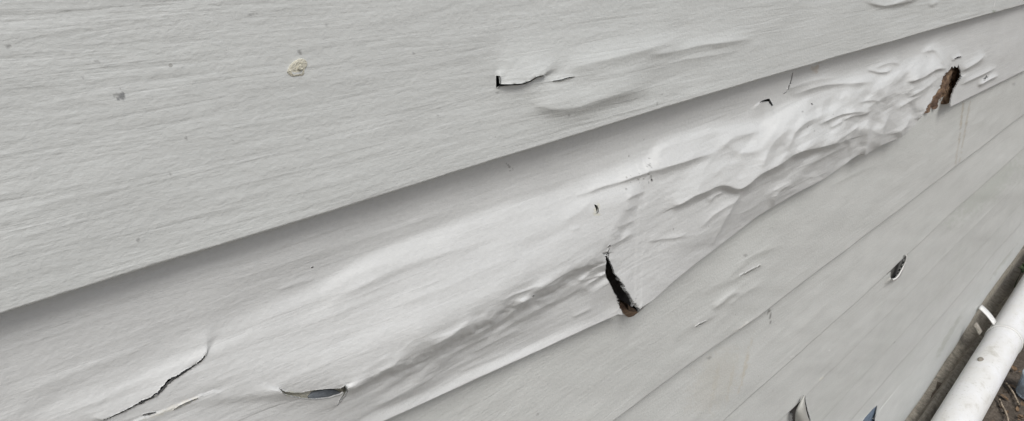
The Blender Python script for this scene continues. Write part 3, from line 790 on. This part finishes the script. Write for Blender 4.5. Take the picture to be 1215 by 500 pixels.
# ------------------------------------------------------------------ drainpipe along the foot of the wall
PR = .040; PA = np.array([1.0, -.0945, .022]); PD = np.array([1, .013, .043])
pipe = empty('drainpipe', (0, 0, 0))
tag(pipe, 'dirty white plastic drainpipe lying along the foot of the board wall', 'pipe')
bm = bmesh.new(); rings = []
for x in np.linspace(-.6, 3.9, 90):
    c = PA+PD*(x-1); rings.append([bm.verts.new((c[0], c[1]+PR*math.cos(a), c[2]+PR*math.sin(a))) for a in np.linspace(0, 2*math.pi, 49)[:-1]])
for a, b in zip(rings[:-1], rings[1:]):
    for i in range(48): bm.faces.new((a[i], a[(i+1) % 48], b[(i+1) % 48], b[i]))
pm = obj_bm('pipe_tube', bm, MAT_PIPE, pipe, True)
def pipe_pt(x, ang, r):
    c = PA+PD*(x-1); return np.array([c[0], c[1]+r*math.cos(ang), c[2]+r*math.sin(ang)])
XS = None; best = 1e9
for x in np.linspace(1.2, 3.4, 400):
    a = proj(pipe_pt(x, math.radians(90), PR)); d = (a[0]-1197)**2+(a[1]-388)**2
    if d < best: best, XS = d, x
rows = []
for ang in np.linspace(-30, 205, 40):
    rows.append([pipe_pt(XS+q, math.radians(ang), PR+.0010) for q in (-.005, -.0016, .0016, .005)])
strap = strip('pipe_strap', pipe, rows, MAT_CLIP, .0018)
rows = []
tip = on_y(1163, 364, -.004); st = None; best = 1e9
for x in np.linspace(1.2, 3.4, 300):
    for an in (40, 50, 60, 70, 80):
        a = proj(pipe_pt(x, math.radians(an), PR+.002)); d = (a[0]-1181)**2+(a[1]-384)**2
        if d < best: best, st = d, pipe_pt(x, math.radians(an), PR+.002)
for t in np.linspace(0, 1, 9):
    p = st*(1-t)+tip*t; p[2] += .003*math.sin(t*math.pi)
    rows.append([p+np.array([q, 0, 0]) for q in (-.013, -.004, .004, .013)])
strip('strap_tab', pipe, rows, MAT_CLIP, .003)
t2 = on_y(1157, 384, -.02); rows = []
for t in np.linspace(0, .45, 5):
    p = t2*(1-t)+pipe_pt(XS-.12, math.radians(60), PR+.001)*t
    rows.append([p+np.array([q, 0, 0]) for q in (-.012, -.004, .004, .012)])
strip('strap_lug', pipe, rows, MAT_CONC, .003)
bm = bmesh.new(); bmesh.ops.create_uvsphere(bm, u_segments=14, v_segments=8, radius=.0085)
dimple = on_z(1164, 427, .06); 
bestp = None; bd = 1e9
for x in np.linspace(1.2, 3.0, 300):
    for an in range(30, 170, 5):
        a = proj(pipe_pt(x, math.radians(an), PR)); d = (a[0]-1163)**2+(a[1]-427)**2
        if d < bd: bd, bestp = d, pipe_pt(x, math.radians(an), PR-.001)
for v in bm.verts: v.co = Vector((v.co.x*1.3, v.co.y*.8, v.co.z*.6))+Vector(bestp)
obj_bm('dirt_lump', bm, MAT_CONC, pipe, True)

# ------------------------------------------------------------------ litter, twigs, leaf, tub
def leaf(bm, p, L, W, yaw, tilt, curl):
    ca, sa = math.cos(yaw), math.sin(yaw); pts = []
    prof = [(0, .05), (.25, .8), (.5, 1), (.75, .7), (1, .03)]
    R = [[], [], []]
    for t, wv in prof:
        for k, s in enumerate((-1, 0, 1)):
            lx = (t-.5)*L; ly = s*wv*W*.5; lz = curl*L*(4*(t-.5)**2)*.5+abs(s)*W*.18+tilt*lx
            R[k].append(bm.verts.new((p[0]+lx*ca-ly*sa, p[1]+lx*sa+ly*ca, p[2]+lz)))
    for k in range(2):
        for i in range(len(prof)-1): bm.faces.new((R[k][i], R[k][i+1], R[k+1][i+1], R[k+1][i]))
bm = bmesh.new()
for k in range(900):
    if k < 350: x = random.uniform(1.0, 3.2); y = random.uniform(-.07, -.045); z = random.uniform(-.008, .012)
    else: x = random.uniform(.8, 3.0); y = random.uniform(-.42, -.12); z = random.uniform(-.008, .004)
    L = random.uniform(.006, .022)
    leaf(bm, (x, y, z), L, L*random.uniform(.3, .7), random.uniform(0, 6.28), random.uniform(-.3, .3), random.uniform(-.2, .4))
lit = obj_bm('leaf_litter', bm, MAT_LEAFD); tag(lit, 'brown leaf litter scattered over the soil beside the drainpipe', 'leaf litter', kind='stuff')

def tube(pts, r0, r1, seg=7):
    bm = bmesh.new(); rings = []; n = len(pts)
    for i, p in enumerate(pts):
        d = Vector(pts[min(i+1, n-1)])-Vector(pts[max(i-1, 0)]); d.normalize()
        s = d.cross(Vector((0, 0, 1))); s = s.normalized() if s.length > 1e-4 else Vector((1, 0, 0)); u = s.cross(d)
        r = r0+(r1-r0)*i/(n-1)
        rings.append([bm.verts.new(Vector(p)+s*r*math.cos(a)+u*r*math.sin(a)) for a in np.linspace(0, 2*math.pi, seg+1)[:-1]])
    for a, b in zip(rings[:-1], rings[1:]):
        for i in range(seg): bm.faces.new((a[i], a[(i+1) % seg], b[(i+1) % seg], b[i]))
    bm.faces.new(rings[0][::-1]); bm.faces.new(rings[-1]); return bm
def on_ground(pts, z=.002): return [tuple(on_z(x, y, z+.003*math.sin(i*1.7))) for i, (x, y) in enumerate(smooth_poly(pts, 2))]
for pts, lab in (([(1186,474),(1189,482),(1194,490),(1197,503)], 'longer pale crooked twig on the soil right beside the drainpipe'),
                 ([(1194,455),(1198,460),(1202,466),(1206,474),(1209,480)], 'short pale broken twig on the soil below the container rim')):
    tw = obj_bm('twig', tube(on_ground(pts), .0030, .0018), MAT_TWIG, None, True); tag(tw, lab, 'twig', 'twigs on the soil')

m, t, N, L, Pn = new_mat('clear_bluish_plastic')
Pn.inputs['Base Color'].default_value = (.70, .78, .86, 1); Pn.inputs['Roughness'].default_value = .15; Pn.inputs['Transmission Weight'].default_value = .6
base = on_z(1233, 446, .055)
bm = bmesh.new(); rings = []
for r, h in ((.030,.0),(.032,.004),(.036,.05),(.0375,.052),(.0385,.055),(.0375,.058),(.0355,.057),(.034,.05),(.030,.006),(.002,.005)):
    rings.append([bm.verts.new((r*math.cos(a), r*math.sin(a), h)) for a in np.linspace(0, 2*math.pi, 41)[:-1]])
for a, b in zip(rings[:-1], rings[1:]):
    for i in range(40): bm.faces.new((a[i], a[(i+1) % 40], b[(i+1) % 40], b[i]))
bm.faces.new(rings[0][::-1]); bm.faces.new(rings[-1])
tub = obj_bm('plastic_cup', bm, m, None, True)
tub.location = (base[0], base[1], -.004); tub.rotation_euler = (math.radians(5), math.radians(-4), 0)
tag(tub, 'pale bluish clear plastic cup standing on the soil behind the drainpipe', 'cup')

bm = bmesh.new(); g0 = on_z(1214, 318, .08)
leaf(bm, (0, 0, 0), .032, .014, .3, .5, .1); leaf(bm, (.012, -.005, .006), .026, .012, 1.4, .4, .1); leaf(bm, (-.012, .004, .004), .022, .01, 2.6, .3, .1)
wd = empty('weed', (g0[0], g0[1], 0)); tag(wd, 'small green weed leaf between the wall foot and the drainpipe', 'weed')
lf = obj_bm('foliage', bm, MAT_GREEN, wd, True); lf.location = (0, 0, .075)
obj_bm('stem', tube([(0, 0, .0), (.003, .002, .03), (.0, .0, .075)], .002, .0012), MAT_GREEN, wd, True)
